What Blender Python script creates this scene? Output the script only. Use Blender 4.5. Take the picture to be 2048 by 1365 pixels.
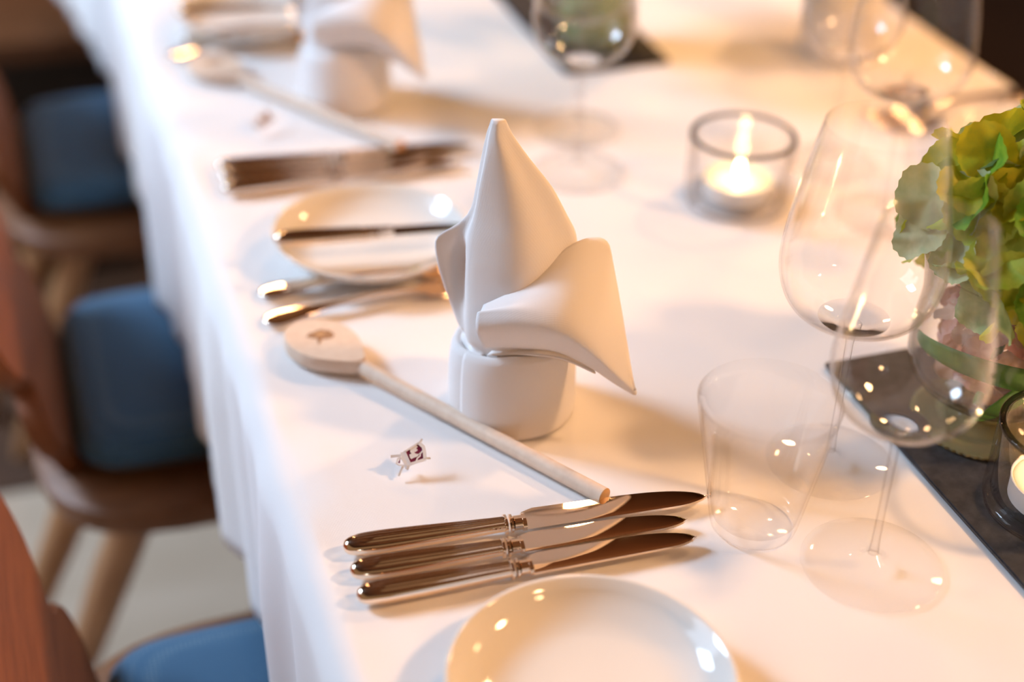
import bpy, bmesh, math, random
from mathutils import Vector, Matrix, noise
random.seed(7)
PI = math.pi
sc = bpy.context.scene
for o in list(bpy.data.objects):
    bpy.data.objects.remove(o)
COL = sc.collection
T = 0.75                                   # height of the table top

# ------------------------------------------------------------------ camera, world, lights, exposure
cd = bpy.data.cameras.new('camera'); cam = bpy.data.objects.new('camera', cd); COL.objects.link(cam)
_pitch, _roll, _yaw = 0.5833, 0.0261, 0.3361
fw = Vector((math.sin(_yaw)*math.cos(_pitch), math.cos(_yaw)*math.cos(_pitch), -math.sin(_pitch)))
_r = Vector((math.cos(_yaw), -math.sin(_yaw), 0)); _u = _r.cross(fw)
rt = _r*math.cos(_roll) + _u*math.sin(_roll); up = -_r*math.sin(_roll) + _u*math.cos(_roll)
M = Matrix((rt, up, -fw)).transposed().to_4x4(); M.translation = (0, 0, T+0.643)
cam.matrix_world = M
cd.sensor_width = 36; cd.lens = 2987.9/2048*36
cd.clip_start = 0.02; cd.clip_end = 60
cd.dof.use_dof = True; cd.dof.focus_distance = 0.99; cd.dof.aperture_fstop = 1.8; cd.dof.aperture_blades = 0
sc.camera = cam

w = bpy.data.worlds.new('world'); sc.world = w; w.use_nodes = True
w.node_tree.nodes['Background'].inputs[0].default_value = (1.0, 0.62, 0.34, 1)
w.node_tree.nodes['Background'].inputs[1].default_value = 0.25

def area(name, loc, target, size, size_y, power, color, shape='RECTANGLE', spread=180):
    l = bpy.data.lights.new(name, 'AREA'); l.shape = shape; l.size = size; l.size_y = size_y
    l.energy = power; l.color = color; l.spread = math.radians(spread)
    o = bpy.data.objects.new(name, l); COL.objects.link(o); o.location = loc
    o.rotation_euler = (Vector(target)-Vector(loc)).to_track_quat('-Z', 'Y').to_euler()
    return o
COOL = (0.55, 0.75, 1.0); WARM = (1.0, 0.555, 0.255)
area('window_daylight', (-1.55, 2.45, 2.35), (0.3, 0.9, 0.75), 0.62, 0.7, 88, COOL)
area('side_window_daylight', (-1.60, 1.7, 1.75), (0.1, 1.2, 0.6), 1.0, 1.2, 17, (0.66, 0.80, 1.0))
def pendant(loc, power, r=.07):
    l = bpy.data.lights.new('pendant_lamp', 'POINT'); l.energy = power; l.color = WARM; l.shadow_soft_size = r
    o = bpy.data.objects.new('pendant_lamp', l); COL.objects.link(o); o.location = loc
for x, y, z, e in ((1.30, 0.25, 1.8, 62), (1.55, 1.5, 2.0, 50), (1.0, 2.6, 2.1, 32), (0.9, -0.7, 2.0, 20), (2.3, 0.7, 1.9, 20), (0.2, 3.6, 2.1, 20)):
    pendant((x, y, z), e)
sc.view_settings.view_transform = 'Standard'; sc.view_settings.look = 'None'
sc.view_settings.exposure = -0.06; sc.view_settings.gamma = 1; sc.view_settings.use_curve_mapping = False
sc.cycles.use_light_tree = False; sc.cycles.transparent_max_bounces = 40; sc.cycles.max_bounces = 8; sc.cycles.diffuse_bounces = 3; sc.cycles.adaptive_threshold = 0.04

# ------------------------------------------------------------------ materials
def mat(name, color=(.8, .8, .8), rough=.5, metal=0, spec=.5):
    m = bpy.data.materials.new(name); m.use_nodes = True
    b = m.node_tree.nodes['Principled BSDF']
    b.inputs['Base Color'].default_value = (*color, 1); b.inputs['Roughness'].default_value = rough
    b.inputs['Metallic'].default_value = metal; b.inputs['Specular IOR Level'].default_value = spec
    return m, m.node_tree.nodes, m.node_tree.links, b
def tex_mix(n, l, b, fac, c1, c2, lo=.3, hi=.7):
    r = n.new('ShaderNodeValToRGB'); r.color_ramp.elements[0].position = lo; r.color_ramp.elements[1].position = hi
    r.color_ramp.elements[0].color = (*c1, 1); r.color_ramp.elements[1].color = (*c2, 1)
    l.new(fac, r.inputs[0]); l.new(r.outputs[0], b.inputs['Base Color']); return r
def coords(n, l, scale=(1, 1, 1), which='Object'):
    t = n.new('ShaderNodeTexCoord'); mp = n.new('ShaderNodeMapping'); mp.inputs['Scale'].default_value = scale
    l.new(t.outputs[which], mp.inputs[0]); return mp.outputs[0]
def bump(n, l, b, h, strength=.2, dist=.001):
    bp = n.new('ShaderNodeBump'); bp.inputs['Strength'].default_value = strength; bp.inputs['Distance'].default_value = dist
    l.new(h, bp.inputs['Height']); l.new(bp.outputs[0], b.inputs['Normal'])
def noise_tex(n, l, vec, scale, detail=4, rough=.5):
    t = n.new('ShaderNodeTexNoise'); t.inputs['Scale'].default_value = scale; t.inputs['Detail'].default_value = detail
    t.inputs['Roughness'].default_value = rough; l.new(vec, t.inputs['Vector']); return t.outputs[0]
def wood(name, c1, c2, rough=.45, scale=(1, 12, 12), ns=6):
    m, n, l, b = mat(name, c1, rough)
    t = noise_tex(n, l, coords(n, l, scale), ns, 6, .6); tex_mix(n, l, b, t, c1, c2); bump(n, l, b, t, .15, .001); return m
def cloth_mat(name, c, bs=.12):
    m, n, l, b = mat(name, c, .9, spec=.15)
    v = coords(n, l); w1 = n.new('ShaderNodeTexWave'); w1.inputs['Scale'].default_value = 320; w1.bands_direction = 'X'
    w2 = n.new('ShaderNodeTexWave'); w2.inputs['Scale'].default_value = 320; w2.bands_direction = 'Y'
    l.new(v, w1.inputs[0]); l.new(v, w2.inputs[0]); a = n.new('ShaderNodeMath'); a.operation = 'ADD'
    l.new(w1.outputs['Fac'], a.inputs[0]); l.new(w2.outputs['Fac'], a.inputs[1]); bump(n, l, b, a.outputs[0], bs, .0004)
    return m
def see_through(m, f):
    n = m.node_tree.nodes; l = m.node_tree.links; b = n['Principled BSDF']; tl = n.new('ShaderNodeBsdfTranslucent'); tl.inputs[0].default_value = b.inputs['Base Color'].default_value
    mx = n.new('ShaderNodeMixShader'); mx.inputs[0].default_value = f; l.new(b.outputs[0], mx.inputs[1]); l.new(tl.outputs[0], mx.inputs[2]); l.new(mx.outputs[0], n['Material Output'].inputs[0]); return m
def glass(name, tint=(.66, .60, .55), clear=.998, blend=.5, pwr=7.0):
    """thin walled clear glass: sees straight through, mirrors by Fresnel, soaks up light where the wall is seen edge-on"""
    m = bpy.data.materials.new(name); m.use_nodes = True; n = m.node_tree.nodes; l = m.node_tree.links; n.clear()
    out = n.new('ShaderNodeOutputMaterial'); mx = n.new('ShaderNodeMixShader'); tr = n.new('ShaderNodeBsdfTransparent')
    gl = n.new('ShaderNodeBsdfGlossy'); gl.inputs['Roughness'].default_value = .015; gl.inputs[0].default_value = (1, 1, 1, 1)
    fl = n.new('ShaderNodeLayerWeight'); fl.inputs['Blend'].default_value = .5      # Schlick, the same from both sides of the wall
    f5 = n.new('ShaderNodeMath'); f5.operation = 'POWER'; f5.inputs[1].default_value = 5.0; l.new(fl.outputs['Facing'], f5.inputs[0])
    fr = n.new('ShaderNodeMath'); fr.operation = 'MULTIPLY_ADD'; fr.inputs[1].default_value = .80; fr.inputs[2].default_value = .024; l.new(f5.outputs[0], fr.inputs[0])
    lw = n.new('ShaderNodeLayerWeight'); lw.inputs['Blend'].default_value = blend
    pw = n.new('ShaderNodeMath'); pw.operation = 'POWER'; pw.inputs[1].default_value = pwr
    cm = n.new('ShaderNodeMix'); cm.data_type = 'RGBA'; cm.inputs[6].default_value = (clear, clear, clear, 1); cm.inputs[7].default_value = (*tint, 1)
    l.new(lw.outputs['Facing'], pw.inputs[0]); l.new(pw.outputs[0], cm.inputs[0]); l.new(cm.outputs[2], tr.inputs[0])
    l.new(fr.outputs[0], mx.inputs[0]); l.new(tr.outputs[0], mx.inputs[1]); l.new(gl.outputs[0], mx.inputs[2]); l.new(mx.outputs[0], out.inputs[0])
    return m
MT = {}
MT['cloth'] = cloth_mat('white_damask', (.86, .83, .81))
MT['napkin'] = see_through(cloth_mat('napkin_linen', (.89, .85, .83), .08), .10)
MT['silver'] = mat('warm_lit_silver', (.96, .79, .63), .08, 1)[0]  # warm reflections of the lit cloth put into the metal colour
MT['blade'] = mat('warm_lit_steel', (.90, .76, .62), .035, 1)[0]  # steel carries the same painted warm reflection tint
MT['pin_metal'] = mat('bright_pin_metal', (.93, .93, .95), .4, .35)[0]
MT['pin_white'] = mat('white_enamel', (.88, .9, .95), .25)[0]
MT['pin_red'] = mat('burgundy_enamel', (.22, .03, .10), .3)[0]
MT['porcelain'] = mat('white_porcelain', (.80, .77, .72), .06, spec=.6)[0]
MT['beech'] = wood('pale_beech', (.72, .55, .42), (.80, .64, .50), .55, (14, 14, 2), 10)
MT['beech_end'] = mat('beech_end_grain', (.62, .36, .16), .6)[0]
MT['burn'] = mat('burnt_brown', (.36, .19, .09), .7)[0]
MT['glass'] = glass('thin_crystal'); MT['stemglass'] = glass('crystal_stem', (.42, .34, .28), .99, .5, 2.6)
MT['lens'] = mat('solid_crystal', (1, 1, 1), 0.0, spec=.5)[0]
MT['lens'].node_tree.nodes['Principled BSDF'].inputs['Transmission Weight'].default_value = 1
MT['lens'].node_tree.nodes['Principled BSDF'].inputs['IOR'].default_value = 1.46
m, n, l, b = mat('olive_refraction_glass', (.62, .55, .30), .08, spec=.6); MT['base'] = m; b.inputs['Transmission Weight'].default_value = .78; b.inputs['IOR'].default_value = 1.5  # olive diffuse share stands in for light refracted through the foot
MT['thick'] = glass('thick_glass', (.30, .25, .22), .994, .5, 3.8); MT['rim'] = glass('thick_glass_rim', (.10, .08, .07), .62, .5, 1.2)
MT['amber'] = glass('vase_glass', (.22, .18, .10), .98, .5, 2.6)
MT['seat'] = wood('brown_seat_wood', (.17, .065, .022), (.25, .10, .035), .5, (3, 10, 2), 6)
MT['chair'] = wood('brown_stained_wood', (.17, .048, .011), (.26, .080, .021), .75, (2, 2, 14), 5)
MT['chair_light'] = wood('light_oak_wood', (.36, .17, .07), (.48, .25, .11), .4, (3, 10, 2), 6)
MT['dark'] = wood('shaded_bench_wood', (.007, .003, .0015), (.014, .006, .003), .45, (2, 10, 10), 4)  # shade put into the wood colour so the lamps barely lift it
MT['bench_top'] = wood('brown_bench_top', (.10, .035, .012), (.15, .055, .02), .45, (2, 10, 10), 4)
MT['slate'] = None
m, n, l, b = mat('dark_slate', (.03, .03, .035), .55); MT['slate'] = m
t = noise_tex(n, l, coords(n, l), 90, 8, .7); tex_mix(n, l, b, t, (.018, .018, .022), (.06, .058, .06), .35, .75); bump(n, l, b, t, .5, .001)
m, n, l, b = mat('blue_upholstery', (.06, .14, .26), .85, spec=.2); MT['blue'] = m
v = coords(n, l); vo = n.new('ShaderNodeTexVoronoi'); vo.inputs['Scale'].default_value = 260; vo.inputs['Randomness'].default_value = .15; l.new(v, vo.inputs['Vector'])
tex_mix(n, l, b, vo.outputs['Distance'], (.22, .33, .38), (.058, .140, .235), .10, .36); bump(n, l, b, vo.outputs['Distance'], .4, .001)
b.inputs['Sheen Weight'].default_value = .2
m, n, l, b = mat('tealight_wax', (.93, .86, .70), .4); MT['wax'] = m
b.inputs['Subsurface Weight'].default_value = .6; b.inputs['Subsurface Radius'].default_value = (1, .6, .3); b.inputs['Subsurface Scale'].default_value = .012
MT['cup'] = mat('tealight_cup', (.80, .78, .76), .3)[0]
MT['wick'] = mat('black_wick', (.01, .01, .01), .9)[0]
m, n, l, b = mat('candle_flame', (1, .8, .4)); MT['flame'] = m
b.inputs['Emission Color'].default_value = (1, .74, .36, 1); b.inputs['Emission Strength'].default_value = 28
MT['floor_shade'] = wood('shaded_floor_boards', (.06, .024, .009), (.10, .042, .017), .6, (1.2, 8, 1), 2)  # floor shade painted as dark brown boards
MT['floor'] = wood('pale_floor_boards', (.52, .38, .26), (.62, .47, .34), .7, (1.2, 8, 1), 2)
MT['wall'] = wood('brown_wall_panel', (.11, .045, .018), (.16, .07, .03), .5, (6, 6, 1), 2)
MT['ceiling'] = wood('dark_ceiling_wood', (.035, .013, .005), (.055, .022, .008), .6, (8, 1, 1), 2)
def leaf_mat(name, c1, c2, trans=.35):
    m, n, l, b = mat(name, c1, .5, spec=.35)
    t = noise_tex(n, l, coords(n, l), 110, 4, .6); r = tex_mix(n, l, b, t, c1, c2)
    tl = n.new('ShaderNodeBsdfTranslucent'); mx = n.new('ShaderNodeMixShader'); mx.inputs[0].default_value = trans
    l.new(r.outputs[0], tl.inputs[0]); out = n['Material Output']; l.new(b.outputs[0], mx.inputs[1]); l.new(tl.outputs[0], mx.inputs[2]); l.new(mx.outputs[0], out.inputs[0])
    bump(n, l, b, t, .3, .001); return m
LEAF = [leaf_mat('petal_yellow_green', (.60, .53, .02), (.40, .44, .03), .3), leaf_mat('petal_fresh_green', (.09, .27, .016), (.24, .42, .03), .3),
        leaf_mat('petal_lime', (.36, .45, .03), (.58, .58, .08), .3), leaf_mat('petal_sage', (.42, .47, .24), (.56, .58, .32), .3),
        leaf_mat('petal_green_grey', (.24, .37, .17), (.46, .52, .24), .3)]
PINK = [leaf_mat('petal_pink', (.62, .30, .24), (.70, .42, .33)), leaf_mat('petal_pale_pink', (.70, .46, .36), (.62, .40, .27))]
MT['stem'] = leaf_mat('green_stem', (.10, .22, .05), (.16, .30, .08), .1)
MT['bigleaf'] = leaf_mat('green_leaf', (.07, .20, .03), (.14, .30, .05), .3)

# ------------------------------------------------------------------ builders
def tag(o, label=None, cat=None, group=None, kind=None):
    if label: o['label'] = label
    if cat: o['category'] = cat
    if group: o['group'] = group
    if kind: o['kind'] = kind
    return o
def link(name, me, parent=None, mats=(), loc=(0, 0, 0), rot=(0, 0, 0)):
    o = bpy.data.objects.new(name, me); COL.objects.link(o)
    for m in mats: me.materials.append(m)
    o.location = loc; o.rotation_euler = rot
    if parent: o.parent = parent
    return o
def mesh(name, vs, fs, m, parent=None, smooth=True, loc=(0, 0, 0), rot=(0, 0, 0), fix=True):
    me = bpy.data.meshes.new(name); me.from_pydata([tuple(v) for v in vs], [], fs)
    if fix:
        bm = bmesh.new(); bm.from_mesh(me); bmesh.ops.recalc_face_normals(bm, faces=bm.faces); bm.to_mesh(me); bm.free()
    if smooth:
        for p in me.polygons: p.use_smooth = True
    return link(name, me, parent, [m] if m else [], loc, rot)
def autosmooth(o, ang=40):
    bm = bmesh.new(); bm.from_mesh(o.data); a = math.radians(ang)
    for e in bm.edges:
        if len(e.link_faces) == 2 and e.calc_face_angle(0) > a: e.smooth = False
    bm.to_mesh(o.data); bm.free(); return o
def empty(name, loc, rz=0):
    o = bpy.data.objects.new(name, None); COL.objects.link(o); o.location = loc; o.rotation_euler = (0, 0, rz); o.empty_display_size = .02; return o
def kids(o): return [c for c in bpy.data.objects if c.parent == o]
def copy_tree(o, parent=None):
    c = o.copy(); COL.objects.link(c); c.parent = parent
    for ch in kids(o): copy_tree(ch, c)
    return c
def copy_thing(src, label, loc=None, rz=None):
    c = copy_tree(src); c['label'] = label
    if loc is not None: c.location = loc
    if rz is not None: c.rotation_euler = (0, 0, rz)
    return c
def lathe_data(prof, seg=48):
    vs, fs, rings = [], [], []
    for r, z in prof:
        if r < 1e-6: rings.append([len(vs)]); vs.append((0, 0, z))
        else:
            rings.append(list(range(len(vs), len(vs)+seg)))
            vs += [(r*math.cos(2*PI*i/seg), r*math.sin(2*PI*i/seg), z) for i in range(seg)]
    for a, c in zip(rings, rings[1:]):
        for i in range(seg):
            j = (i+1) % seg
            if len(a) == 1 and len(c) == 1: continue
            if len(a) == 1: fs.append((a[0], c[i], c[j]))
            elif len(c) == 1: fs.append((a[i], c[0], a[j]))
            else: fs.append((a[i], c[i], c[j], a[j]))
    return vs, fs
def lathe(name, prof, m, parent=None, seg=48, loc=(0, 0, 0), ang=50):
    vs, fs = lathe_data(prof, seg); return autosmooth(mesh(name, vs, fs, m, parent, True, loc), ang)
def crom(pts, n):
    """Catmull-Rom through the points, n steps per span"""
    out = []; L = len(pts)
    for i in range(L-1):
        p0, p1, p2, p3 = pts[max(i-1, 0)], pts[i], pts[i+1], pts[min(i+2, L-1)]
        for k in range(n):
            t = k/n
            out.append(tuple(.5*(2*b+(c-a)*t+(2*a-5*b+4*c-d)*t*t+(3*b-a-3*c+d)*t**3) for a, b, c, d in zip(p0, p1, p2, p3)))
    out.append(tuple(pts[-1])); return out
def cromloop(pts, n):
    out = []; L = len(pts)
    for i in range(L):
        p0, p1, p2, p3 = pts[i-1], pts[i], pts[(i+1) % L], pts[(i+2) % L]
        for k in range(n):
            t = k/n
            out.append(tuple(.5*(2*b+(c-a)*t+(2*a-5*b+4*c-d)*t*t+(3*b-a-3*c+d)*t**3) for a, b, c, d in zip(p0, p1, p2, p3)))
    return out
def grid_faces(nr, nc, closed=False, off=0):
    fs = []
    for i in range(nr-1):
        for j in range(nc if closed else nc-1):
            k = (j+1) % nc; fs.append((off+i*nc+j, off+i*nc+k, off+(i+1)*nc+k, off+(i+1)*nc+j))
    return fs
def loft(rings, caps=True):
    nc = len(rings[0]); vs = [p for r in rings for p in r]; fs = grid_faces(len(rings), nc, True)
    if caps: fs += [tuple(range(nc))[::-1], tuple(range((len(rings)-1)*nc, len(rings)*nc))]
    return vs, fs
def tube_data(path, radii, seg=12):
    rings = []
    for i, p in enumerate(path):
        a = Vector(path[max(i-1, 0)]); c = Vector(path[min(i+1, len(path)-1)]); d = (c-a).normalized()
        q = Vector((0, 0, 1)) if abs(d.z) < .95 else Vector((1, 0, 0)); x = d.cross(q).normalized(); y = x.cross(d)
        r = radii[i] if isinstance(radii, (list, tuple)) else radii
        rings.append([tuple(Vector(p)+x*r*math.cos(2*PI*k/seg)+y*r*math.sin(2*PI*k/seg)) for k in range(seg)])
    return loft(rings)
def tube(name, path, radii, m, parent=None, seg=12, loc=(0, 0, 0)):
    vs, fs = tube_data(path, radii, seg); return autosmooth(mesh(name, vs, fs, m, parent, True, loc), 50)
def prism(poly, z0, z1):
    n_ = len(poly); vs = [(x, y, z0) for x, y in poly]+[(x, y, z1) for x, y in poly]
    fs = [tuple(range(n_))[::-1], tuple(range(n_, 2*n_))]+[(i, (i+1) % n_, n_+(i+1) % n_, n_+i) for i in range(n_)]
    return vs, fs
def box_data(x0, x1, y0, y1, z0, z1):
    return prism([(x0, y0), (x1, y0), (x1, y1), (x0, y1)], z0, z1)
def box(name, d, m, parent=None, loc=(0, 0, 0), bev=.004):
    o = mesh(name, *box_data(*d), m, parent, False, loc)
    bm = bmesh.new(); bm.from_mesh(o.data); bmesh.ops.bevel(bm, geom=bm.edges[:], offset=bev, segments=2, affect='EDGES'); bm.to_mesh(o.data); bm.free(); return o
def merge(*ds):
    V, F = [], []
    for vs, fs in ds:
        k = len(V); V += list(vs); F += [tuple(i+k for i in f) for f in fs]
    return V, F
def solid(o, t, off=0, sub=0):
    s = o.modifiers.new('thickness', 'SOLIDIFY'); s.thickness = t; s.offset = off
    if sub:
        q = o.modifiers.new('smooth', 'SUBSURF'); q.levels = q.render_levels = sub
    return o

# ------------------------------------------------------------------ room
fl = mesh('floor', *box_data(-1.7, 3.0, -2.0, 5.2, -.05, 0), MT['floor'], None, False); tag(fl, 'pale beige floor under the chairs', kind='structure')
fb = mesh('floor_2', *box_data(-1.7, 3.0, 1.82, 5.2, 0, .004), MT['floor_shade'], None, False); tag(fb, 'dark brown sheet standing in for shade on the floor past the middle chair', kind='structure')  # thin dark sheet painted in where the floor lies in shade
fc = mesh('floor_3', *box_data(.75, 3.0, -2.0, 1.82, 0, .004), MT['floor_shade'], None, False); tag(fc, 'dark brown sheet standing in for shade on the floor across the table', kind='structure')  # same painted shade for the floor right of the table
wb = mesh('wall_back', *box_data(-1.7, 3.0, 5.2, 5.3, 0, 2.7), MT['wall'], None, False); tag(wb, 'dark brown panelled wall beyond the table end', kind='structure')
wr = mesh('wall_right', *box_data(3.0, 3.1, -2.0, 5.2, 0, 2.7), MT['wall'], None, False); tag(wr, 'dark brown panelled wall at the right', kind='structure')
ce = mesh('ceiling', *box_data(-1.7, 3.0, -2.0, 5.2, 2.7, 2.8), MT['ceiling'], None, False); tag(ce, 'dark wooden ceiling over the table', kind='structure')

# ------------------------------------------------------------------ table and cloth
XL, XR, YN, YF = .106, 1.012, -.6, 2.60
tb = empty('dining_table', (.56, .8, 0)); tag(tb, 'long wooden dining table hidden under the white cloth', 'table')
box('tabletop', (XL+.020-.56, XR-.020-.56, YN+.02-.8, YF-.02-.8, T-.036, T-.006), MT['chair_light'], tb)
for sx in (-.3, .3):
    for sy in (-1.15, 1.58):
        lg = box('leg', (-.035, .035, -.035, .035, 0, T-.034), MT['chair_light'], tb, (sx, sy, 0))
def fold(y):
    return .5*math.sin(y*17.3+.6)+.3*math.sin(y*29.1+2.0)+.28*math.sin(y*47.0+.3)+.15*math.sin(y*83+1.1)
HEM = .206; R = .026; NY = 420
secs = [('L', HEM*(1-k/16)) for k in range(16)]+[('LR', k/10) for k in range(10)]+[('T', k/40) for k in range(41)]+[('RR', k/10) for k in range(1, 11)]+[('R', HEM*k/8) for k in range(1, 9)]
vs = []
for j in range(NY):
    y = YN+(YF-YN)*j/(NY-1)
    flare = .065*max(0, (y-2.05)/(YF-2.05))**1.3
    for kind, q in secs:
        if kind == 'T':
            x = XL+R+(XR-XL-2*R)*q; e = min(x-XL, XR-x)
            wv = .0011*math.exp(-max(0, e-R)/.05)*(fold(y*1.2+x*4.0)-.3)+.0008*math.exp(-max(0, e-R)/.11)*math.sin(y*38+x*60+2*math.sin(y*9))
            vs.append((x, y, T+min(wv, .0008)-.0012)); continue
        left = kind[0] == 'L'; sg = -1 if left else 1
        if kind in ('L', 'R'): drop = R+q; x = 0; z = -drop
        else:
            t = (q if left else 1-q)*PI/2; x = R*(1-math.cos(t)); drop = R*(1-math.sin(t)); z = -drop
        amp = min(1, drop/.10); f = fold(y+(0 if left else 2.2)+drop*.25)
        off = amp*(.0085*f+.004*math.sin(y*71+drop*22))+.004*drop/HEM+flare*(drop/HEM)
        z += .012*math.sin(y*6.5+1.0)*max(0, drop-.05)/HEM-.0012
        X0 = XL+x if left else XR-x
        vs.append((X0+sg*off, y, T+z+.0012*(1-amp)*(fold(y*1.2)-.3)*.5))
cl = mesh('tablecloth', vs, grid_faces(NY, len(secs)), MT['cloth'], None, True, fix=True)
tag(cl, 'long white cloth with soft folds hanging over the table edge', 'tablecloth')
solid(cl, .0009, -1)

def mat_slab(label, x0, x1, y0, y1):
    o = box('slate_mat', (x0, x1, y0, y1, T, T+.004), MT['slate'], None, bev=.001); return tag(o, label, 'table mat', 'slate mats along the table')
mat_slab('dark slate strip under the green hydrangea vase and right candle', .540, .665, .25, .818)
mat_slab('dark slate strip under the far vase behind the wine glasses', .540, .662, 1.395, 1.95)
ZM = T+.004

# ------------------------------------------------------------------ napkin
RH = Vector((.9487, -.3162, 0)); ANG = math.atan2(RH.y, RH.x)
D = Vector((.0061, .5559, 0))                          # from one place setting to the next
nap = empty('folded_napkin', (.2950, .8405, T), ANG)
tag(nap, 'white napkin folded to a peak, standing beside the three sharp knives', 'napkin', 'folded napkins at the places')
# rolled foot, one wrap and a bit, its free edge facing front left
ring = []
for i in range(97):
    th = math.radians(216+380*i/96); k = i/96
    r = .0455-.0028*k
    if i > 78: r += .0035*math.sin((i-78)/18*PI)
    ring.append((r*math.cos(th), r*math.sin(th)*1.0))
vs = []
for z, s in ((0.0005, .985), (.004, 1.0), (.02, 1.01), (.045, .995), (.055, .985), (.063, .965), (.0675, .93), (.0680, .88), (.0660, .82)):
    vs += [(x*s, y*s, z*(1-.12*max(0, -x/.045)*(z > .05))) for x, y in ring]
o = mesh('rolled_foot', vs, grid_faces(9, 97), MT['napkin'], nap, fix=True); solid(o, .0016, 0)
# peak
rows = [(.046, [(-.040, .0), (-.030, -.030), (0, -.041), (.030, -.029), (.041, 0), (.030, .031), (0, .041), (-.030, .031)]),
        (.058, [(-.039, .0), (-.029, -.028), (0, -.040), (.029, -.027), (.040, 0), (.029, .030), (0, .039), (-.028, .030)]),
        (.064, [(-.034, .0), (-.026, -.026), (0, -.038), (.028, -.024), (.039, 0), (.028, .028), (0, .036), (-.026, .027)]),
        (.072, [(-.040, .0), (-.030, -.025), (.001, -.036), (.030, -.022), (.040, 0), (.028, .026), (0, .032), (-.028, .024)]),
        (.100, [(-.050, .002), (-.030, -.018), (.002, -.033), (.032, -.018), (.041, 0), (.026, .022), (0, .026), (-.03, .020)]),
        (.124, [(-.0555, .003), (-.029, -.012), (.003, -.030), (.033, -.014), (.042, 0), (.024, .018), (0, .020), (-.03, .016)]),
        (.137, [(-.0545, .005), (-.028, -.009), (.003, -.027), (.031, -.012), (.0415, 0), (.022, .014), (0, .016), (-.028, .013)]),
        (.147, [(-.040, .006), (-.027, -.008), (.002, -.024), (.028, -.010), (.0395, 0), (.018, .011), (0, .013), (-.022, .011)]),
        (.160, [(-.031, .005), (-.026, -.007), (0, -.020), (.021, -.009), (.033, 0), (.013, .009), (-.002, .011), (-.018, .009)]),
        (.180, [(-.0275, .004), (-.024, -.006), (-.004, -.015), (.012, -.007), (.0225, 0), (.006, .007), (-.006, .009), (-.018, .008)]),
        (.200, [(-.0245, .003), (-.021, -.005), (-.009, -.010), (.0, -.005), (.0075, 0), (-.002, .005), (-.009, .006), (-.018, .006)]),
        (.217, [(-.0215, .002), (-.019, -.003), (-.014, -.006), (-.008, -.003), (-.004, 0), (-.008, .003), (-.013, .004), (-.018, .004)]),
        (.2275, [(-.0185, .001), (-.017, -.002), (-.014, -.003), (-.011, -.002), (-.009, 0), (-.011, .002), (-.014, .002), (-.017, .002)])]
wing = []
for z, pts in rows:                                    # a valley parts the side wing from the front cone
    k_ = max(0, 1-abs(z-.118)/.045); L_, F_ = pts[0], pts[1]
    v_ = ((L_[0]+F_[0])/2*(1-k_)+(-.0335)*k_, (L_[1]+F_[1])/2*(1-k_)+.006*k_)
    f_ = (F_[0]*(1-k_)-.0325*k_, F_[1]*(1-k_)-.0130*k_)
    wing.append((z, [L_, v_, f_]+pts[2:]))
rings = [[(x, y, z) for x, y in cromloop(pts, 5)] for z, pts in wing]
cols = list(zip(*rings)); cols = [crom(c, 3) for c in cols]; rings = list(zip(*cols))
vs, fs = loft([list(r) for r in rings], False); fs.append(tuple(range(len(vs)-45, len(vs))))
o = mesh('peak', vs, fs, MT['napkin'], nap)
# flap folded over to the front right
fr = [[(-0.0214, -0.03, 0.1033), (-0.0235, -0.039, 0.1032), (-0.0256, -0.04, 0.1031), (-0.0261, -0.043, 0.0922), (-0.021, -0.034, 0.072)],
      [(0.0061, -0.026, 0.1181), (0.0036, -0.042, 0.1147), (0.0011, -0.05, 0.1112), (0.0014, -0.053, 0.0993), (0.0055, -0.036, 0.0731)],
      [(0.0379, -0.008, 0.1397), (0.0336, -0.037, 0.1243), (0.0293, -0.058, 0.109), (0.0281, -0.059, 0.0978), (0.0276, -0.042, 0.0756)],
      [(0.0598, 0.0, 0.1395), (0.0557, -0.034, 0.1163), (0.0516, -0.06, 0.093), (0.0505, -0.059, 0.0834), (0.05, -0.048, 0.0686)],
      [(0.067, -0.012, 0.121), (0.0679, -0.038, 0.0961), (0.0688, -0.056, 0.0712), (0.0685, -0.056, 0.0654), (0.0687, -0.05, 0.0558)],
      [(0.0819, -0.046, 0.0533), (0.0831, -0.052, 0.0512), (0.0843, -0.05, 0.049), (0.0845, -0.05, 0.0464), (0.0825, -0.049, 0.0457)]]
fr = [crom(r, 7) for r in fr]; cols = [crom(c, 7) for c in zip(*fr)]
vs = [p for c in cols for p in c]
o = mesh('turned_flap', vs, grid_faces(len(cols), len(cols[0])), MT['napkin'], nap, fix=True); solid(o, .0018, 0)
# inner side of the flap roll, running back into the peak
ir = [[(-0.0186, -0.036, 0.0667), (-.012, -.030, .070), (-.006, -.028, .080)], [(0.0056, -0.040, 0.0705), (.008, -.032, .074), (.010, -.028, .082)],
      [(0.0313, -0.046, 0.0718), (.028, -.030, .076), (.026, -.018, .084)], [(0.0556, -0.050, 0.0627), (.046, -.030, .076), (.034, -.006, .090)]]
ir = [crom(r, 5) for r in ir]; cols = [crom(c, 5) for c in zip(*ir)]
o = mesh('flap_underside', [p for c in cols for p in c], grid_faces(len(cols), len(cols[0])), MT['napkin'], nap); solid(o, .0014, 0)
copy_thing(nap, 'blurred white napkin peak standing at the far place, its top out of frame', Vector((.2950, .8405, T))+D)
copy_thing(nap, 'white napkin standing across the table, seen through the far right wine glasses', (.86, 1.375, T), ANG+PI)

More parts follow.
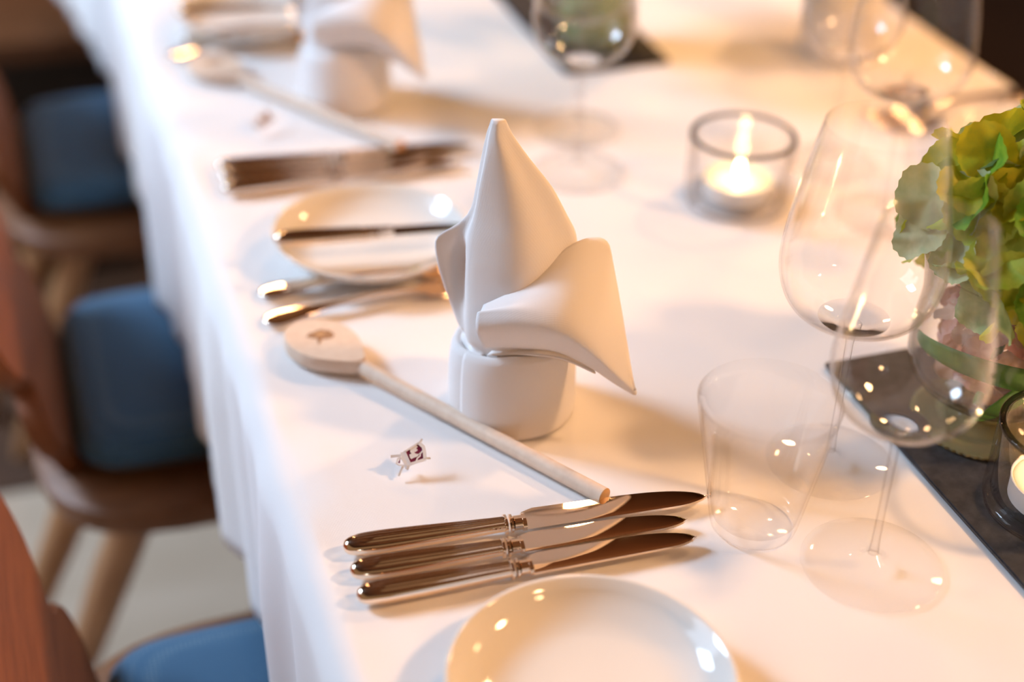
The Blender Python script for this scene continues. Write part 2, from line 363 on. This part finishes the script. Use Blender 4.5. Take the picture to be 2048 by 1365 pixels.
# ------------------------------------------------------------------ cutlery
def knife(L=.246, hl=.116, bw=.0195):
    """lies along +x from the butt, cutting edge on +y"""
    root = empty('table_knife', (0, 0, 0))
    prof = [(0, .0012, .0012), (.0015, .0042, .0036), (.005, .0066, .0050), (.012, .0081, .0058), (.025, .0086, .0060), (.05, .0078, .0056), (.075, .0066, .0050), (.098, .0056, .0045), (hl-.010, .0054, .0044)]
    rings = []
    for x, w_, h in crom(prof, 4):
        ring = []
        us = [math.cos(PI*k/64) for k in range(65)]+[-math.cos(PI*k/24) for k in range(1, 24)]
        for k, u_ in enumerate(us):                                 # upper face finely, lower face coarsely
            z = 1.08*h*max(0.0, 1-abs(u_)**2.1)**.48*(1 if k < 65 else -1)
            g = 0
            if .006 < x: # three reeded grooves run along each half of the face
                for q in (.0, .30, .60): g += .0011*math.exp(-((abs(u_)-q)/.075)**2)*min(1, (x-.006)/.012)
            z -= math.copysign(g, z)
            ring.append((x, w_*u_, z+.0065))
        rings.append(ring)
    autosmooth(mesh('handle', *loft(rings), MT['silver'], root), 60)
    # ferrule: two raised rings and a flared collar
    def ring_at(x0, x1, w_, h):
        return [[(x, w_*s_*math.copysign(abs(math.cos(2*PI*k/24))**.8, math.cos(2*PI*k/24)), h*s_*math.sin(2*PI*k/24)+.0062) for k in range(24)] for x, s_ in ((x0, .8), (x0+.0004, 1), (x1-.0004, 1), (x1, .8))]
    fer = merge(loft(ring_at(hl-.011, hl-.0085, .0072, .0058)), loft(ring_at(hl-.0072, hl-.0048, .0068, .0055)), loft(ring_at(hl-.0045, hl+.0018, .0052, .0044)), loft(ring_at(hl+.0008, hl+.004, .0070, .0044)))
    autosmooth(mesh('ferrule', *fer, MT['silver'], root), 40)
    # blade
    n_ = 30; lo, hi = [], []
    x0 = hl+.003
    for i in range(n_+1):
        t = i/n_; x = x0+(L-x0)*t
        y0 = -bw*.40+bw*.10*t; ye = -bw*.30+bw*.28             # back almost straight, both edges meet at the tip
        yt = bw*.60 if t > .06 else bw*(.46+.14*t/.06)
        if t > .42: yt = ye+(bw*.60-ye)*max(0.0, 1-((t-.42)/.58)**3.0)**.62
        yb = y0 if t < .80 else y0+(ye-y0)*(1-(1-((t-.80)/.20)**2.2)**.8)
        lo.append((x, yb)); hi.append((x, yt))
    vs = []
    for (xa, ya), (xb, yb_) in zip(lo, hi):
        ym = ya+(yb_-ya)*.18
        vs += [(xa, ya, .0050), (xa, ya, .0068), (xa, ym, .0070), (xb, yb_, .0060), (xb, yb_, .0057), (xa, ym, .0048)]
    fs = grid_faces(n_+1, 6, True)+[tuple(range(6))[::-1], tuple(range(n_*6, n_*6+6))]
    autosmooth(mesh('blade', vs, fs, MT['blade'], root), 25)
    return root
GK = 'table knives in threes at the places'
def place(o, butt, tip, z=T):
    o.location = (butt[0], butt[1], z); o.rotation_euler = (0, 0, math.atan2(tip[1]-butt[1], tip[0]-butt[0])); return o
k1 = knife(.2455, .116, .0215); tag(k1, 'large sharp silver knife touching the wooden spoon, upper of the front three', 'knife', GK)
place(k1, (.1395, .7150), (.385, .6945))
k2 = knife(.2235, .108, .0192); tag(k2, 'middle silver knife of the sharp front three', 'knife', GK); place(k2, (.1385, .6915), (.361, .6762))
k3 = copy_thing(k2, 'silver knife next to the plate at the bottom, lowest of the front three'); place(k3, (.1372, .6685), (.3595, .6585))
for src, lb in ((k1, 'blurred silver knife nearest the far napkin, upper of the far three'), (k2, 'blurred middle silver knife of the far three'), (k3, 'blurred silver knife next to the bread plate with its own knife')):
    c = copy_thing(src, lb); c.location = src.location+D+Vector((.002, -.002, 0))
bk = knife(.165, .082, .0165); bk.name = 'butter_knife'; tag(bk, 'small butter knife lying across the middle bread plate', 'knife', 'butter knives on bread plates')
bk_loc = (Vector((.166, 1.0748, T)), Vector((.3315, 1.0490, T)))
place(bk, bk_loc[0], bk_loc[1], T+.0252)
c = copy_thing(bk, 'small butter knife on the far bread plate at the top edge'); c.location = bk.location+D+Vector((-.012, -.024, 0))
def fork(L=.205):
    root = empty('dinner_fork', (0, 0, 0))
    sp = [(0, .0015, .0035), (.002, .0060, .0038), (.007, .0098, .0042), (.016, .0112, .0050), (.035, .0085, .0070), (.06, .0052, .0088), (.09, .0040, .0098), (.115, .0036, .0088), (.128, .0040, .0068)]
    rings = []
    for x, w_, z in crom(sp, 4):
        h = .0012+.0007*math.exp(-((x-.09)/.04)**2)
        rings.append([(x, w_*math.copysign(abs(math.cos(2*PI*k/16))**.7, math.cos(2*PI*k/16)), z+h*math.copysign(abs(math.sin(2*PI*k/16))**.7, math.sin(2*PI*k/16))) for k in range(16)])
    autosmooth(mesh('handle', *loft(rings), MT['silver'], root), 50)
    hd = [(.126, .0040, .0070), (.134, .0085, .0052), (.142, .0115, .0036), (.152, .0125, .0026)]
    rings = [[(x, w_*math.cos(2*PI*k/16), z+.001*math.sin(2*PI*k/16)+.0016*math.cos(2*PI*k/16)**2) for k in range(16)] for x, w_, z in crom(hd, 4)]
    autosmooth(mesh('fork_head', *loft(rings), MT['silver'], root), 50)
    for i in range(4):
        y = (i-1.5)*.0068
        tube('tine', [(.150, y, .0036), (.165, y*.98, .0024), (.18, y*.95, .0034), (.195, y*.9, .0062), (L, y*.86, .0098)], [.0022, .0018, .0016, .0013, .0005], MT['silver'], root, 8)
    return root
GF = 'dinner forks at the places'
f1 = fork(); tag(f1, 'silver fork beside the middle bread plate, left of the front napkin', 'fork', GF); place(f1, (.145, 1.040), (.348, 1.028))
f2 = copy_thing(f1, 'silver fork just above the wooden spoon head, tilted'); place(f2, (.141, .998), (.343, 1.006))
c = copy_thing(f1, 'blurred far fork close to the top bread plate'); place(c, (.160, 1.598), (.363, 1.590))
c = copy_thing(f1, 'blurred far fork whose butt points at the far spoon head'); place(c, (.141, 1.552), (.343, 1.575))
for y0, y1, lb in ((1.213, 1.200, 'fork across the table at the right edge, nearer the table middle'), (1.178, 1.172, 'fork across the table at the right edge, next to the opposite plate')):
    c = copy_thing(f1, lb); place(c, (.995, y0), (.80, y1))

# ------------------------------------------------------------------ wooden spoon
sp = empty('wooden_spoon', (0, 0, T)); tag(sp, 'pale wooden spoon with branded flat head beside the front napkin', 'spoon', 'wooden spoons at the places')
hx, hy = Vector((.1765, .944)), Vector((.318, .7145)); d = (hy-hx).normalized(); perp = Vector((-d.y, d.x))
A_ = math.atan2(d.y, d.x)
sp.location = (hx.x, hx.y, T); sp.rotation_euler = (0, 0, A_)
L = (hy-hx).length
path = [(.026, 0, .0078), (.04, 0, .0072), (.08, 0, .0066), (.16, 0, .0062), (L, 0, .0060)]
tube('handle', path, [.0062, .0058, .0056, .0057, .0060], MT['beech'], sp, 20)
mesh('handle_end', *tube_data([(L, 0, .0060), (L+.0006, 0, .0060)], [.0059, .0058], 20), MT['beech_end'], sp)
rings = []
for z, s in ((.0005, .88), (.003, .97), (.008, 1.0), (.0130, .985), (.0142, .955)):
    ring = []
    for k in range(48):
        a = 2*PI*k/48; c_, s_ = math.cos(a), math.sin(a)
        x = .034*c_*s; y = .0255*s_*s
        if c_ > .55: x += .010*(c_-.55)/.45; y *= 1-.30*((c_-.55)/.45)
        ring.append((x, y, z))
    rings.append(ring)
autosmooth(mesh('spoon_head', *loft(rings), MT['beech'], sp), 45)
# branded emblem (a crowned tree shape), set so that it reads from the chair side
em = [(-.0105, -.002), (-.0085, .003), (-.006, .0035), (-.004, .0065), (0, .0085), (.003, .0068), (.005, .0078), (.0085, .0045), (.0108, .001), (.0095, -.0025), (.006, -.004), (.0018, -.0045), (.0012, -.0085), (.0004, -.0115), (-.0008, -.0115), (-.0012, -.0085), (-.0016, -.0045), (-.006, -.004)]
emv, emf = prism(em, .0142, .0146)
o = mesh('branded_emblem', emv, emf, MT['burn'], sp, False); o.rotation_euler = (0, 0, -A_+ANG); o.location = (-.004, .002, 0)
em2 = prism([(-.0045, .0005), (-.002, .003), (.002, .0038), (.004, .001), (.001, .0005), (-.001, -.0012)], .0142, .0148)
o2 = mesh('emblem_inset', *em2, MT['beech_end'], o, False)  # small paler brown shape on the brand
c = copy_thing(sp, 'blurred wooden spoon lying in front of the far napkin'); c.location = sp.location+D+Vector((-.001, -.004, 0))

# ------------------------------------------------------------------ lapel pin
pin = empty('enamel_pin', (.1985, .7795, T), ANG); tag(pin, 'small silver and burgundy shield pin on the cloth near the sharp knives', 'pin', 'enamel pins at the places')
PXM = 11.3*2930
def pv(x, y):                                  # pin drawing -> metres in its own tilted plane
    return ((x-700)/PXM, (1040-y)/PXM)
tilt = math.radians(42)
def pin_part(name, poly, z0, z1, m):
    vs, fs = prism([pv(*q) for q in poly], z0, z1)
    o = mesh(name, vs, fs, m, pin, False); o.rotation_euler = (tilt, 0, 0); o.location = (0, 0, .0035); return o
def strip(pts, wd):
    P_ = [Vector(p) for p in pts]; Lf, Rt = [], []
    for i, p in enumerate(P_):
        d_ = (P_[min(i+1, len(P_)-1)]-P_[max(i-1, 0)]).normalized(); nn = Vector((-d_.y, d_.x))*wd/2
        Lf.append(tuple(p+nn)); Rt.append(tuple(p-nn))
    return Lf+Rt[::-1]
pin_part('panel', [(640, 550), (950, 345), (1075, 450), (1135, 705), (790, 850)], 0, .0008, MT['pin_red'])
for nm, pts, wd in (('frame_bar', [(630, 560), (950, 345)], 40), ('frame_bar', [(950, 335), (1060, 430), (1095, 560), (1110, 710)], 80), ('frame_bar', [(780, 835), (1130, 710)], 60), ('frame_bar', [(645, 540), (790, 850)], 36)):
    pin_part(nm, strip(pts, wd), 0, .0018, MT['pin_white'])
pin_part('sash', [(545, 580), (640, 545), (785, 860), (740, 960), (660, 935)], 0, .0014, MT['pin_white'])
pin_part('sash_fold', [(690, 860), (785, 850), (745, 965), (690, 960)], .0012, .0020, MT['pin_metal'])
pin_part('corner_loop', strip([(560, 680), (490, 720), (470, 830), (520, 860), (680, 850), (560, 690)], 36), 0, .0016, MT['pin_white'])
pin_part('corner_panel', [(550, 700), (500, 800), (545, 815)], 0, .0008, MT['pin_red'])
pin_part('lion_emblem', [(760, 500), (830, 440), (900, 400), (935, 430), (900, 470), (940, 510), (900, 545), (860, 560), (890, 590), (960, 600), (990, 560), (970, 620), (930, 660), (850, 690), (800, 720), (770, 690), (750, 620), (800, 590), (770, 560)], .0006, .0016, MT['pin_white'])
pin_part('ridge_line', strip([(905, 780), (940, 690), (1000, 640), (1000, 590), (1055, 520)], 34), .0006, .0016, MT['pin_white'])
for pts, wd in (([(560, 640), (450, 650), (330, 665)], 60), ([(620, 880), (560, 1010), (525, 1110)], 40), ([(960, 340), (1005, 290), (1035, 245)], 40), ([(1120, 690), (1180, 690), (1235, 685)], 40)):
    pin_part('peg', strip(pts, wd), -.0006, .0010, MT['pin_metal'])
pin_part('back_post', [(700, 800), (760, 800), (760, 850), (700, 850)], -.0050, 0, MT['pin_metal'])
c = copy_thing(pin, 'blurred dark pin lying on the cloth beyond the far knives', pin.location+D, ANG+.5)

# ------------------------------------------------------------------ bread plates
PR = .083
prof = [(0, .003), (.030, .003), (.044, .0025), (.046, 0), (.049, 0), (.051, .0025), (.062, .0070), (.072, .0130), (.0795, .0198), (PR-.0010, .0242), (PR, .0252), (PR-.0008, .0258), (PR-.0030, .0250), (.0765, .0188), (.0695, .0135), (.0615, .0090), (.055, .0068), (.049, .0058), (.02, .0055), (0, .0055)]
pl = lathe('bread_plate', prof, MT['porcelain'], None, 72, (.249, 1.083, T), 60)
tag(pl, 'white porcelain bread plate with a butter knife, left of the front napkin', 'plate', 'white bread plates')
def plate_at(x, y, lb):
    c = pl.copy(); COL.objects.link(c); c.location = (x, y, T); c['label'] = lb; return c
plate_at(.244, .548, 'white bread plate cut by the bottom edge of the frame')
plate_at(.243, 1.615, 'blurred bread plate at the far end by the top edge')
plate_at(.895, 1.075, 'white plate across the table behind the hydrangea at the right edge')

# ------------------------------------------------------------------ glasses
def smooth_prof(pts, n_): return crom(pts, n_)
def wine(name, foot_r, stem_z, outer, th=.0011):
    root = empty(name, (0, 0, 0))
    lathe('foot', [(0, .0002), (foot_r-.001, .0002), (foot_r, .0009), (foot_r-.001, .0017), (foot_r*.7, .0020), (.016, .0031), (.007, .0050), (.0034, .010), (0, .0105)], MT['glass'], root, 64)
    lathe('stem', [(0, .0095), (.0034, .010), (.0027, .02), (.0024, stem_z*.5), (.0027, stem_z-.012), (.0040, stem_z-.003), (.0060, stem_z+.0012), (.0062, stem_z+.0022), (0, stem_z+.0024)], MT['stemglass'], root, 24)
    op = smooth_prof(outer, 5); ip = [(max(r-th, 0), z+(.0035 if i < 4 else th*.6)) for i, (r, z) in enumerate(op)]
    ip[0] = (0, op[0][1]+.0045); ip[-1] = (op[-1][0]-th*.8, op[-1][1]-.0002)
    lathe('bowl', op+ip[::-1], MT['glass'], root, 72)
    z0 = outer[0][1]+.0009; k_ = .74; lathe('bowl_base', [(0, z0), (outer[1][0]*.9, outer[1][1]+.0006), (outer[2][0]*k_, outer[1][1]+(outer[2][1]-outer[1][1])*(outer[2][0]*k_-outer[1][0])/(outer[2][0]-outer[1][0])+.0012), (outer[1][0]*.8, z0+.0042), (.004, z0+.0044), (0, z0+.0045)], MT['lens'], root, 64, ang=85)
    return root
gA = wine('wine_glass', .0455, .105, [(.0, .1045), (.012, .1085), (.024, .1145), (.036, .1235), (.0435, .1345), (.0468, .150), (.0455, .170), (.0400, .205), (.0320, .250)])
gB = wine('wine_glass', .0440, .112, [(.0, .1110), (.015, .1150), (.032, .1225), (.0440, .1310), (.0510, .1445), (.0537, .162), (.0515, .187), (.0455, .222), (.0378, .258)])
GW = 'wine glasses along the table'
tag(gA, 'smaller wine glass standing nearest, in front of the green hydrangea vase', 'wine glass', GW); gA.location = (.460, .607, T)
tag(gB, 'larger wine glass between the water tumbler and the hydrangea', 'wine glass', GW); gB.location = (.486, .711, T)
c = copy_thing(gA, 'blurred smaller wine glass just behind the front napkin', gA.location+D+Vector((.006, .014, 0)))
c = copy_thing(gB, 'blurred larger wine glass before the far vase at the top edge', gB.location+D+Vector((.012, -.002, 0)))
c = copy_thing(gB, 'blurred wine glass across the table, right of the lit candle', (.708, 1.02, T))
c = copy_thing(gA, 'blurred narrower wine glass behind the one right of the candle', (.712, 1.125, T))
prof = [(0, 0), (.026, 0), (.0283, .0012), (.0296, .006)]+[(.0296+(.0458-.0296)*k/8, .006+.095*k/8) for k in range(1, 9)]
prof += [(.0452, .1018), (.0446, .101)]+[(.0446-(.0446-.0284)*k/8, .101-.091*k/8) for k in range(1, 9)]+[(.026, .0072), (0, .0068)]
tu = lathe('water_tumbler', prof, MT['glass'], None, 64, (.405, .666, T), 60)
tag(tu, 'thin flared water tumbler at the tips of the sharp knives', 'tumbler', 'water tumblers at the places')
for loc, lb in (((.79, 1.06, T), 'blurred water tumbler beside the opposite plate'),):
    c = tu.copy(); COL.objects.link(c); c.location = loc; c['label'] = lb

# ------------------------------------------------------------------ candles
def candle(loc, lh, lt):
    h = empty('candle_holder', loc); tag(h, lh, 'candle holder', 'glass candle holders')
    R_, H_ = .0480, .068
    lathe('glass_wall', [(.044, .004), (.0465, .004), (R_, .008), (R_, H_-.003), (R_-.0045, H_-.003), (R_-.0045, .012), (.040, .0095), (.040, .006)], MT['thick'], h, 64, ang=80)
    lathe('glass_rim', [(R_-.0045, H_-.0029), (R_, H_-.0029), (R_, H_-.001), (R_-.001, H_), (R_-.0035, H_), (R_-.0045, H_-.001), (R_-.0045, H_-.0029)], MT['rim'], h, 64, ang=80)
    lathe('glass_base', [(0, .0003), (.043, .0003), (.046, .0018), (.0466, .004), (.044, .0085), (.02, .0078), (0, .0076)], MT['thick'], h, 64, ang=80)
    t_ = empty('tealight', (loc[0], loc[1], loc[2]+.0079)); tag(t_, lt, 'candle', 'tealights in glass holders')
    lathe('cup', [(0, 0), (.0305, 0), (.0315, .001), (.0318, .0155), (.0323, .016), (.0315, .0163), (.0308, .0155), (.0305, .002), (0, .002)], MT['cup'], t_, 40)
    lathe('wax', [(0, .0021), (.0303, .0021), (.0305, .0145), (.029, .0150), (.015, .0138), (.004, .0135), (0, .0140)], MT['wax'], t_, 40)
    tube('wick', [(0, 0, .013), (.0003, 0, .018), (.0012, 0, .0215)], .0007, MT['wick'], t_, 8)
    lathe('flame', [(0, .0165), (.0028, .0185), (.0042, .0215), (.0043, .0245), (.0034, .029), (.0020, .0335), (.0008, .0370), (0, .0390)], MT['flame'], t_, 20)
    lp = bpy.data.lights.new('flame_glow', 'POINT'); lp.energy = .26; lp.color = (1, .66, .3); lp.shadow_soft_size = .004
    lo = bpy.data.objects.new('flame_glow', lp); COL.objects.link(lo); lo.parent = t_; lo.location = (0, 0, .030)
    return h
candle((.592, 1.082, T), 'thick glass candle holder on the white cloth between the glasses', 'lit tealight in the holder on the white cloth')
candle((.603, .616, ZM), 'glass candle holder on the slate strip, cut by the right edge', 'tealight in the holder on the slate strip')

# ------------------------------------------------------------------ hydrangeas and vases
def petal_mesh(kind, seed, sz=.020):
    rng = random.Random(seed); n_ = 44; vs = [(0, 0, 0)]; fs = []
    for ri, rr in ((0, .36), (1, .70), (2, 1.0)):
        for k in range(n_):
            a = 2*PI*k/n_; c_ = math.cos(a); s_ = math.sin(a)
            r = sz*rr*(1-.12*abs(s_)+.06*c_)
            if ri == 2: r *= 1+(.026 if k % 2 else -.026)+rng.uniform(-.008, .008)
            x = sz*.98*(rr if rr < 1 else 1)*0+r*c_+sz*.92*1; y = r*s_
            z = .42*sz*(rr**2)*(.55+.35*math.cos(2*a+seed))-.10*sz*math.cos(a*5+seed)*rr**2+.0012*abs(s_)*rr
            vs.append((x, y, z))
    vs[0] = (sz*.92, 0, 0)
    fs = [(0, 1+k, 1+(k+1) % n_) for k in range(n_)]
    for ri in range(2):
        for k in range(n_):
            a = 1+ri*n_+k; b_ = 1+ri*n_+(k+1) % n_; fs.append((a, a+n_, b_+n_, b_))
    me = bpy.data.meshes.new('petal'); me.from_pydata(vs, [], fs)
    for p in me.polygons: p.use_smooth = True
    me.materials.append(kind); return me
PM = [[petal_mesh(m_, 3*i+j, .0245-.002*j) for j in range(2)] for i, m_ in enumerate(LEAF)]
PPM = [[petal_mesh(m_, 40+3*i+j, .0165) for j in range(2)] for i, m_ in enumerate(PINK)]
def bloom(name, label, loc, R_, nfl, pools, seed, weights, zmin=-.35, grp=None, squash=(1, 1, .85)):
    rng = random.Random(seed); root = empty(name, loc); tag(root, label, 'flower', grp)
    for i in range(nfl):
        z = 1-(1-zmin)*(i+.5)/nfl; ph = i*2.39996+rng.uniform(-.2, .2); q = math.sqrt(max(0, 1-z*z))
        nrm = Vector((q*math.cos(ph), q*math.sin(ph), z)); rad = R_*rng.uniform(.80, 1.0)
        pos = Vector((nrm.x*rad*squash[0], nrm.y*rad*squash[1], nrm.z*rad*squash[2]))
        nd = (nrm+Vector((rng.uniform(-.4, .4), rng.uniform(-.4, .4), rng.uniform(-.3, .4)))).normalized()
        q0 = nd.to_track_quat('Z', 'Y'); a0 = rng.uniform(0, PI/2)
        mi = rng.choices(range(len(pools)), weights)[0]
        for k in range(4):
            me = pools[mi if rng.random() < .75 else rng.randrange(len(pools))][rng.randrange(2)]
            o = bpy.data.objects.new('petal', me); COL.objects.link(o); o.parent = root
            qq = q0 @ Matrix.Rotation(a0+k*PI/2+rng.uniform(-.15, .15), 4, 'Z').to_quaternion() @ Matrix.Rotation(rng.uniform(-.6, -.05), 4, 'Y').to_quaternion()
            o.rotation_mode = 'QUATERNION'; o.rotation_quaternion = qq; o.location = pos+nd*rng.uniform(-.003, .004)
            s = rng.uniform(.82, 1.12)*(R_/.075)**.5; o.scale = (s, s, s)
    return root
def vase(loc, label, m):
    v_ = empty('glass_vase', loc); tag(v_, label, 'vase', 'glass vases on the slate mats')
    pts = [(.0, .0226), (.020, .0235), (.040, .029), (.0550, .040), (.0615, .056), (.0610, .080), (.0590, .105), (.0630, .135)]
    op = crom(pts, 5); ip = [(max(r-.0022, 0), z+.0025) for r, z in op]; ip[0] = (0, op[0][1]+.004); ip[-1] = (op[-1][0]-.002, op[-1][1])
    lathe('vase_bowl', op+ip[::-1], m, v_, 72)
    lathe('pedestal', [(0, .0065), (.034, .0065), (.028, .010), (.022, .013), (.0235, .0155), (.020, .018), (.022, .0215), (.016, .0222), (0, .0224)], MT['base'], v_, 48)
    # ribbed foot
    n_ = 120; vs = []
    for k in range(n_):
        a = 2*PI*k/n_; rib = .0007*(1 if k % 2 else -1)
        for r, z in ((.0, .0003), (.046, .0003), (.0505+rib, .0018), (.0510+rib, .0042), (.0485, .0062), (.044, .0068), (.030, .0072), (0, .0072)):
            vs.append((r*math.cos(a), r*math.sin(a), z))
    autosmooth(mesh('ribbed_foot', vs, grid_faces(n_, 8, False)+[(j+(n_-1)*8, j+1+(n_-1)*8, j+1, j) for j in range(7)], MT['base'], v_, True), 35)
    return v_
VX, VY = .613, .717
vase((VX, VY, ZM), 'footed glass vase full of pink petals under the green hydrangea', MT['amber'])
bloom('hydrangea_head', 'large yellow-green hydrangea head in the near glass vase', (VX+.011, VY+.000, ZM+.158), .070, 30, PM, 11, (4, 2.2, 2.5, 2, 1.5), -.45, 'hydrangea heads in the vases')
bloom('pink_hydrangea_head', 'dusty pink hydrangea head pressed inside the near glass vase', (VX+.003, VY, ZM+.082), .036, 30, PPM, 5, (2, 1.4), -.95, 'hydrangea heads in the vases', (1, 1, 1.35))
lf = empty('leafy_stem', (VX, VY, ZM+.03)); tag(lf, 'green stem with broad leaf curled inside the near vase', 'stem')
tube('stem', [(-.02, -.015, .0), (-.010, -.012, .04), (.006, -.004, .09), (.012, -.003, .12)], .0032, MT['stem'], lf, 10)
vs = []
for i in range(25):
    a = math.radians(150+210*i/24); hh = .009*math.sin(PI*min(1, (i+1)/26))**.5
    for k in range(5):
        vs.append((.0560*math.cos(a), .0560*math.sin(a), .038+.010*math.sin(i*.21)+(k/4-.5)*2*hh))
o = mesh('leaf_blade', vs, grid_faces(25, 5), MT['bigleaf'], lf); solid(o, .0008)
vs = []
for i in range(15):
    t = i/14; hw = .010*math.sin(PI*t)**.7+.0006
    for k in range(5):
        vs.append((-.036+.062*t, -.036-.006*math.sin(PI*t), .004+.045*t+(k/4-.5)*2*hw))
o = mesh('leaf_blade', vs, grid_faces(15, 5), MT['bigleaf'], lf); solid(o, .0008)
# far vase
FX, FY = .598, 1.462
fv = empty('glass_vase', (FX, FY, ZM)); tag(fv, 'blurred low glass vase wrapped with green leaf behind the far wine glasses', 'vase', 'glass vases on the slate mats')
op = crom([(.0, .0003), (.034, .0004), (.0420, .003), (.0440, .012), (.0440, .05), (.0440, .085), (.0450, .100)], 4); ip = [(max(r-.0022, 0), z+.003) for r, z in op]; ip[0] = (0, .0055); ip[-1] = (.0430, .0998)
lathe('vase_bowl', op+ip[::-1], MT['amber'], fv, 64)
bloom('hydrangea_head', 'blurred pale green hydrangea head in the far vase, enlarged for its shadow', (FX, FY, ZM+.205), .120, 30, PM, 23, (1.5, 1.5, 2, 4, 4), -.5, 'hydrangea heads in the vases')  # head enlarged above the frame to cast the broad shadow on the cloth
fl2 = empty('leafy_stem', (FX, FY, ZM+.0065)); tag(fl2, 'blurred green leaf wrap inside the far vase', 'stem')
vs = []
for i in range(49):
    a = 2*PI*i/48
    for k in range(4): vs.append(((.0375+.002*k/3+.0008*math.sin(i*1.3))*math.cos(a), (.0375+.002*k/3+.0008*math.sin(i*1.3))*math.sin(a), .001+.026*k+(.004*math.sin(i*.8) if k else 0)))
o = mesh('leaf_wrap', vs, grid_faces(49, 4), LEAF[4], fl2); solid(o, .0008)
tube('stem', [(0, 0, .004), (.003, .002, .06), (0, 0, .11)], .003, MT['stem'], fl2, 10)

# ------------------------------------------------------------------ chairs, cushions, bench
def chair():
    """seat faces +x; origin on the floor under the seat middle"""
    root = empty('tyrolean_chair', (0, 0, 0))
    pts = []
    for k in range(40):                                      # rounded plank seat
        a = 2*PI*k/40; e = .55
        pts.append((.205*math.copysign(abs(math.cos(a))**e, math.cos(a)), .205*math.copysign(abs(math.sin(a))**e, math.sin(a))))
    rings = [[(x*s, y*s, z) for x, y in pts] for z, s in ((.415, .95), (.420, .985), (.435, 1), (.446, .995), (.450, .97))]
    autosmooth(mesh('seat', *loft(rings), MT['seat'], root), 40)
    # carved back board: scrolled outline, leaning back
    half = [(.115, .0), (.128, .03), (.150, .055), (.158, .085), (.146, .108), (.125, .118), (.140, .135), (.168, .165), (.178, .205), (.172, .25), (.150, .285), (.128, .30), (.132, .325), (.120, .365), (.085, .395), (.045, .405), (.022, .420), (0, .428)]
    half = crom(half, 3)
    outl = [(y, h) for y, h in half]+[(-y, h) for y, h in half[-2::-1]]
    vs, fs = prism(outl, -.011, .011)
    o = mesh('carved_backrest', [(z, x, y) for x, y, z in vs], fs, MT['chair'], root, False, (-.165, 0, .447))
    o.rotation_euler = (0, -math.radians(16), 0)
    bm = bmesh.new(); bm.from_mesh(o.data)
    ed = [e for e in bm.edges if len(e.link_faces) == 2 and e.calc_face_angle(0) > 1.2]
    bmesh.ops.bevel(bm, geom=ed, offset=.003, segments=2, affect='EDGES'); bm.to_mesh(o.data); bm.free()
    # turned peg heads where the board is wedged
    for s in (-1, 1):
        lathe('peg', [(0, 0), (.008, 0), (.010, .003), (.008, .009), (0, .011)], MT['chair'], root, 16, (-.158, s*.10, .449))
    for (x0, y0, x1, y1) in ((-.095, -.115, -.235, -.02), (-.11, .03, -.29, .09), (.12, -.13, .18, -.18), (.12, .13, .18, .18)):
        tube('leg', [(x0, y0, .418), (x0+(x1-x0)*.35, y0+(y1-y0)*.35, .28), (x1, y1, 0)], [.021, .0225, .014], MT['chair_light'], root, 14)
    box('seat_batten', (-.13, .13, -.155, -.095, .395, .417), MT['chair'], root); box('seat_batten', (-.13, .13, .095, .155, .395, .417), MT['chair'], root)
    return root
def cushion():
    rings = []
    for i in range(17):
        ph = math.radians(-70+158*i/16); ring = []
        for k in range(56):
            a = 2*PI*k/56; e = .24; cp = abs(math.cos(ph))**.26
            x = .170*math.copysign(abs(math.cos(a))**e, math.cos(a))*cp; y = .152*math.copysign(abs(math.sin(a))**e, math.sin(a))*cp
            ring.append((x, y, .0265+.0265*math.copysign(abs(math.sin(ph))**.85, math.sin(ph))))
        rings.append(ring)
    root = empty('seat_cushion', (0, 0, 0))
    autosmooth(mesh('cushion_pad', *loft(rings), MT['blue'], root), 60)
    ring = []
    for k in range(57):
        a = 2*PI*k/56; ring.append((.1715*math.copysign(abs(math.cos(a))**.24, math.cos(a)), .1535*math.copysign(abs(math.sin(a))**.24, math.sin(a)), .026))
    tube('piping', ring, .0028, MT['blue'], root, 6)
    return root
ch = chair(); cu = cushion()
spots = [(.140, 1.365, 'brown carved wooden chair drawn up at the middle left place', 'blue seat cushion on the middle chair'),
         (.135, .800, 'brown carved wooden chair nearest the camera, cut by the lower left corner', 'dotted blue seat cushion on the nearest chair at the bottom'),
         (.128, 1.925, 'brown carved wooden chair farthest along the left side', 'blue seat cushion on the farthest chair')]
for i, (x, y, a, b_) in enumerate(spots):
    o = ch if i == 0 else copy_tree(ch); q = cu if i == 0 else copy_tree(cu)
    tag(o, a, 'chair', 'chairs along the left side'); tag(q, b_, 'cushion', 'cushions on the left chairs')
    o.location = (x, y, 0); q.location = (x+.015, y, .4505)
bn = empty('wooden_bench', (-.47, 2.60, 0)); tag(bn, 'dark wooden bench beyond the farthest chair at upper left', 'bench')
box('bench_seat', (-.55, .62, -.20, .20, .415, .45), MT['bench_top'], bn); box('bench_front', (-.53, .60, -.17, -.14, 0.004, .415), MT['dark'], bn)
for sx in (-.5, .56): box('leg', (sx-.03, sx+.03, -.13, .17, .004, .415), MT['dark'], bn)
b2 = empty('corner_bench', (1.75, 1.2, 0)); tag(b2, 'near-black wall bench standing in for shade across the table, upper right', 'bench')  # near-black bench stands where only shaded floor and wall lie
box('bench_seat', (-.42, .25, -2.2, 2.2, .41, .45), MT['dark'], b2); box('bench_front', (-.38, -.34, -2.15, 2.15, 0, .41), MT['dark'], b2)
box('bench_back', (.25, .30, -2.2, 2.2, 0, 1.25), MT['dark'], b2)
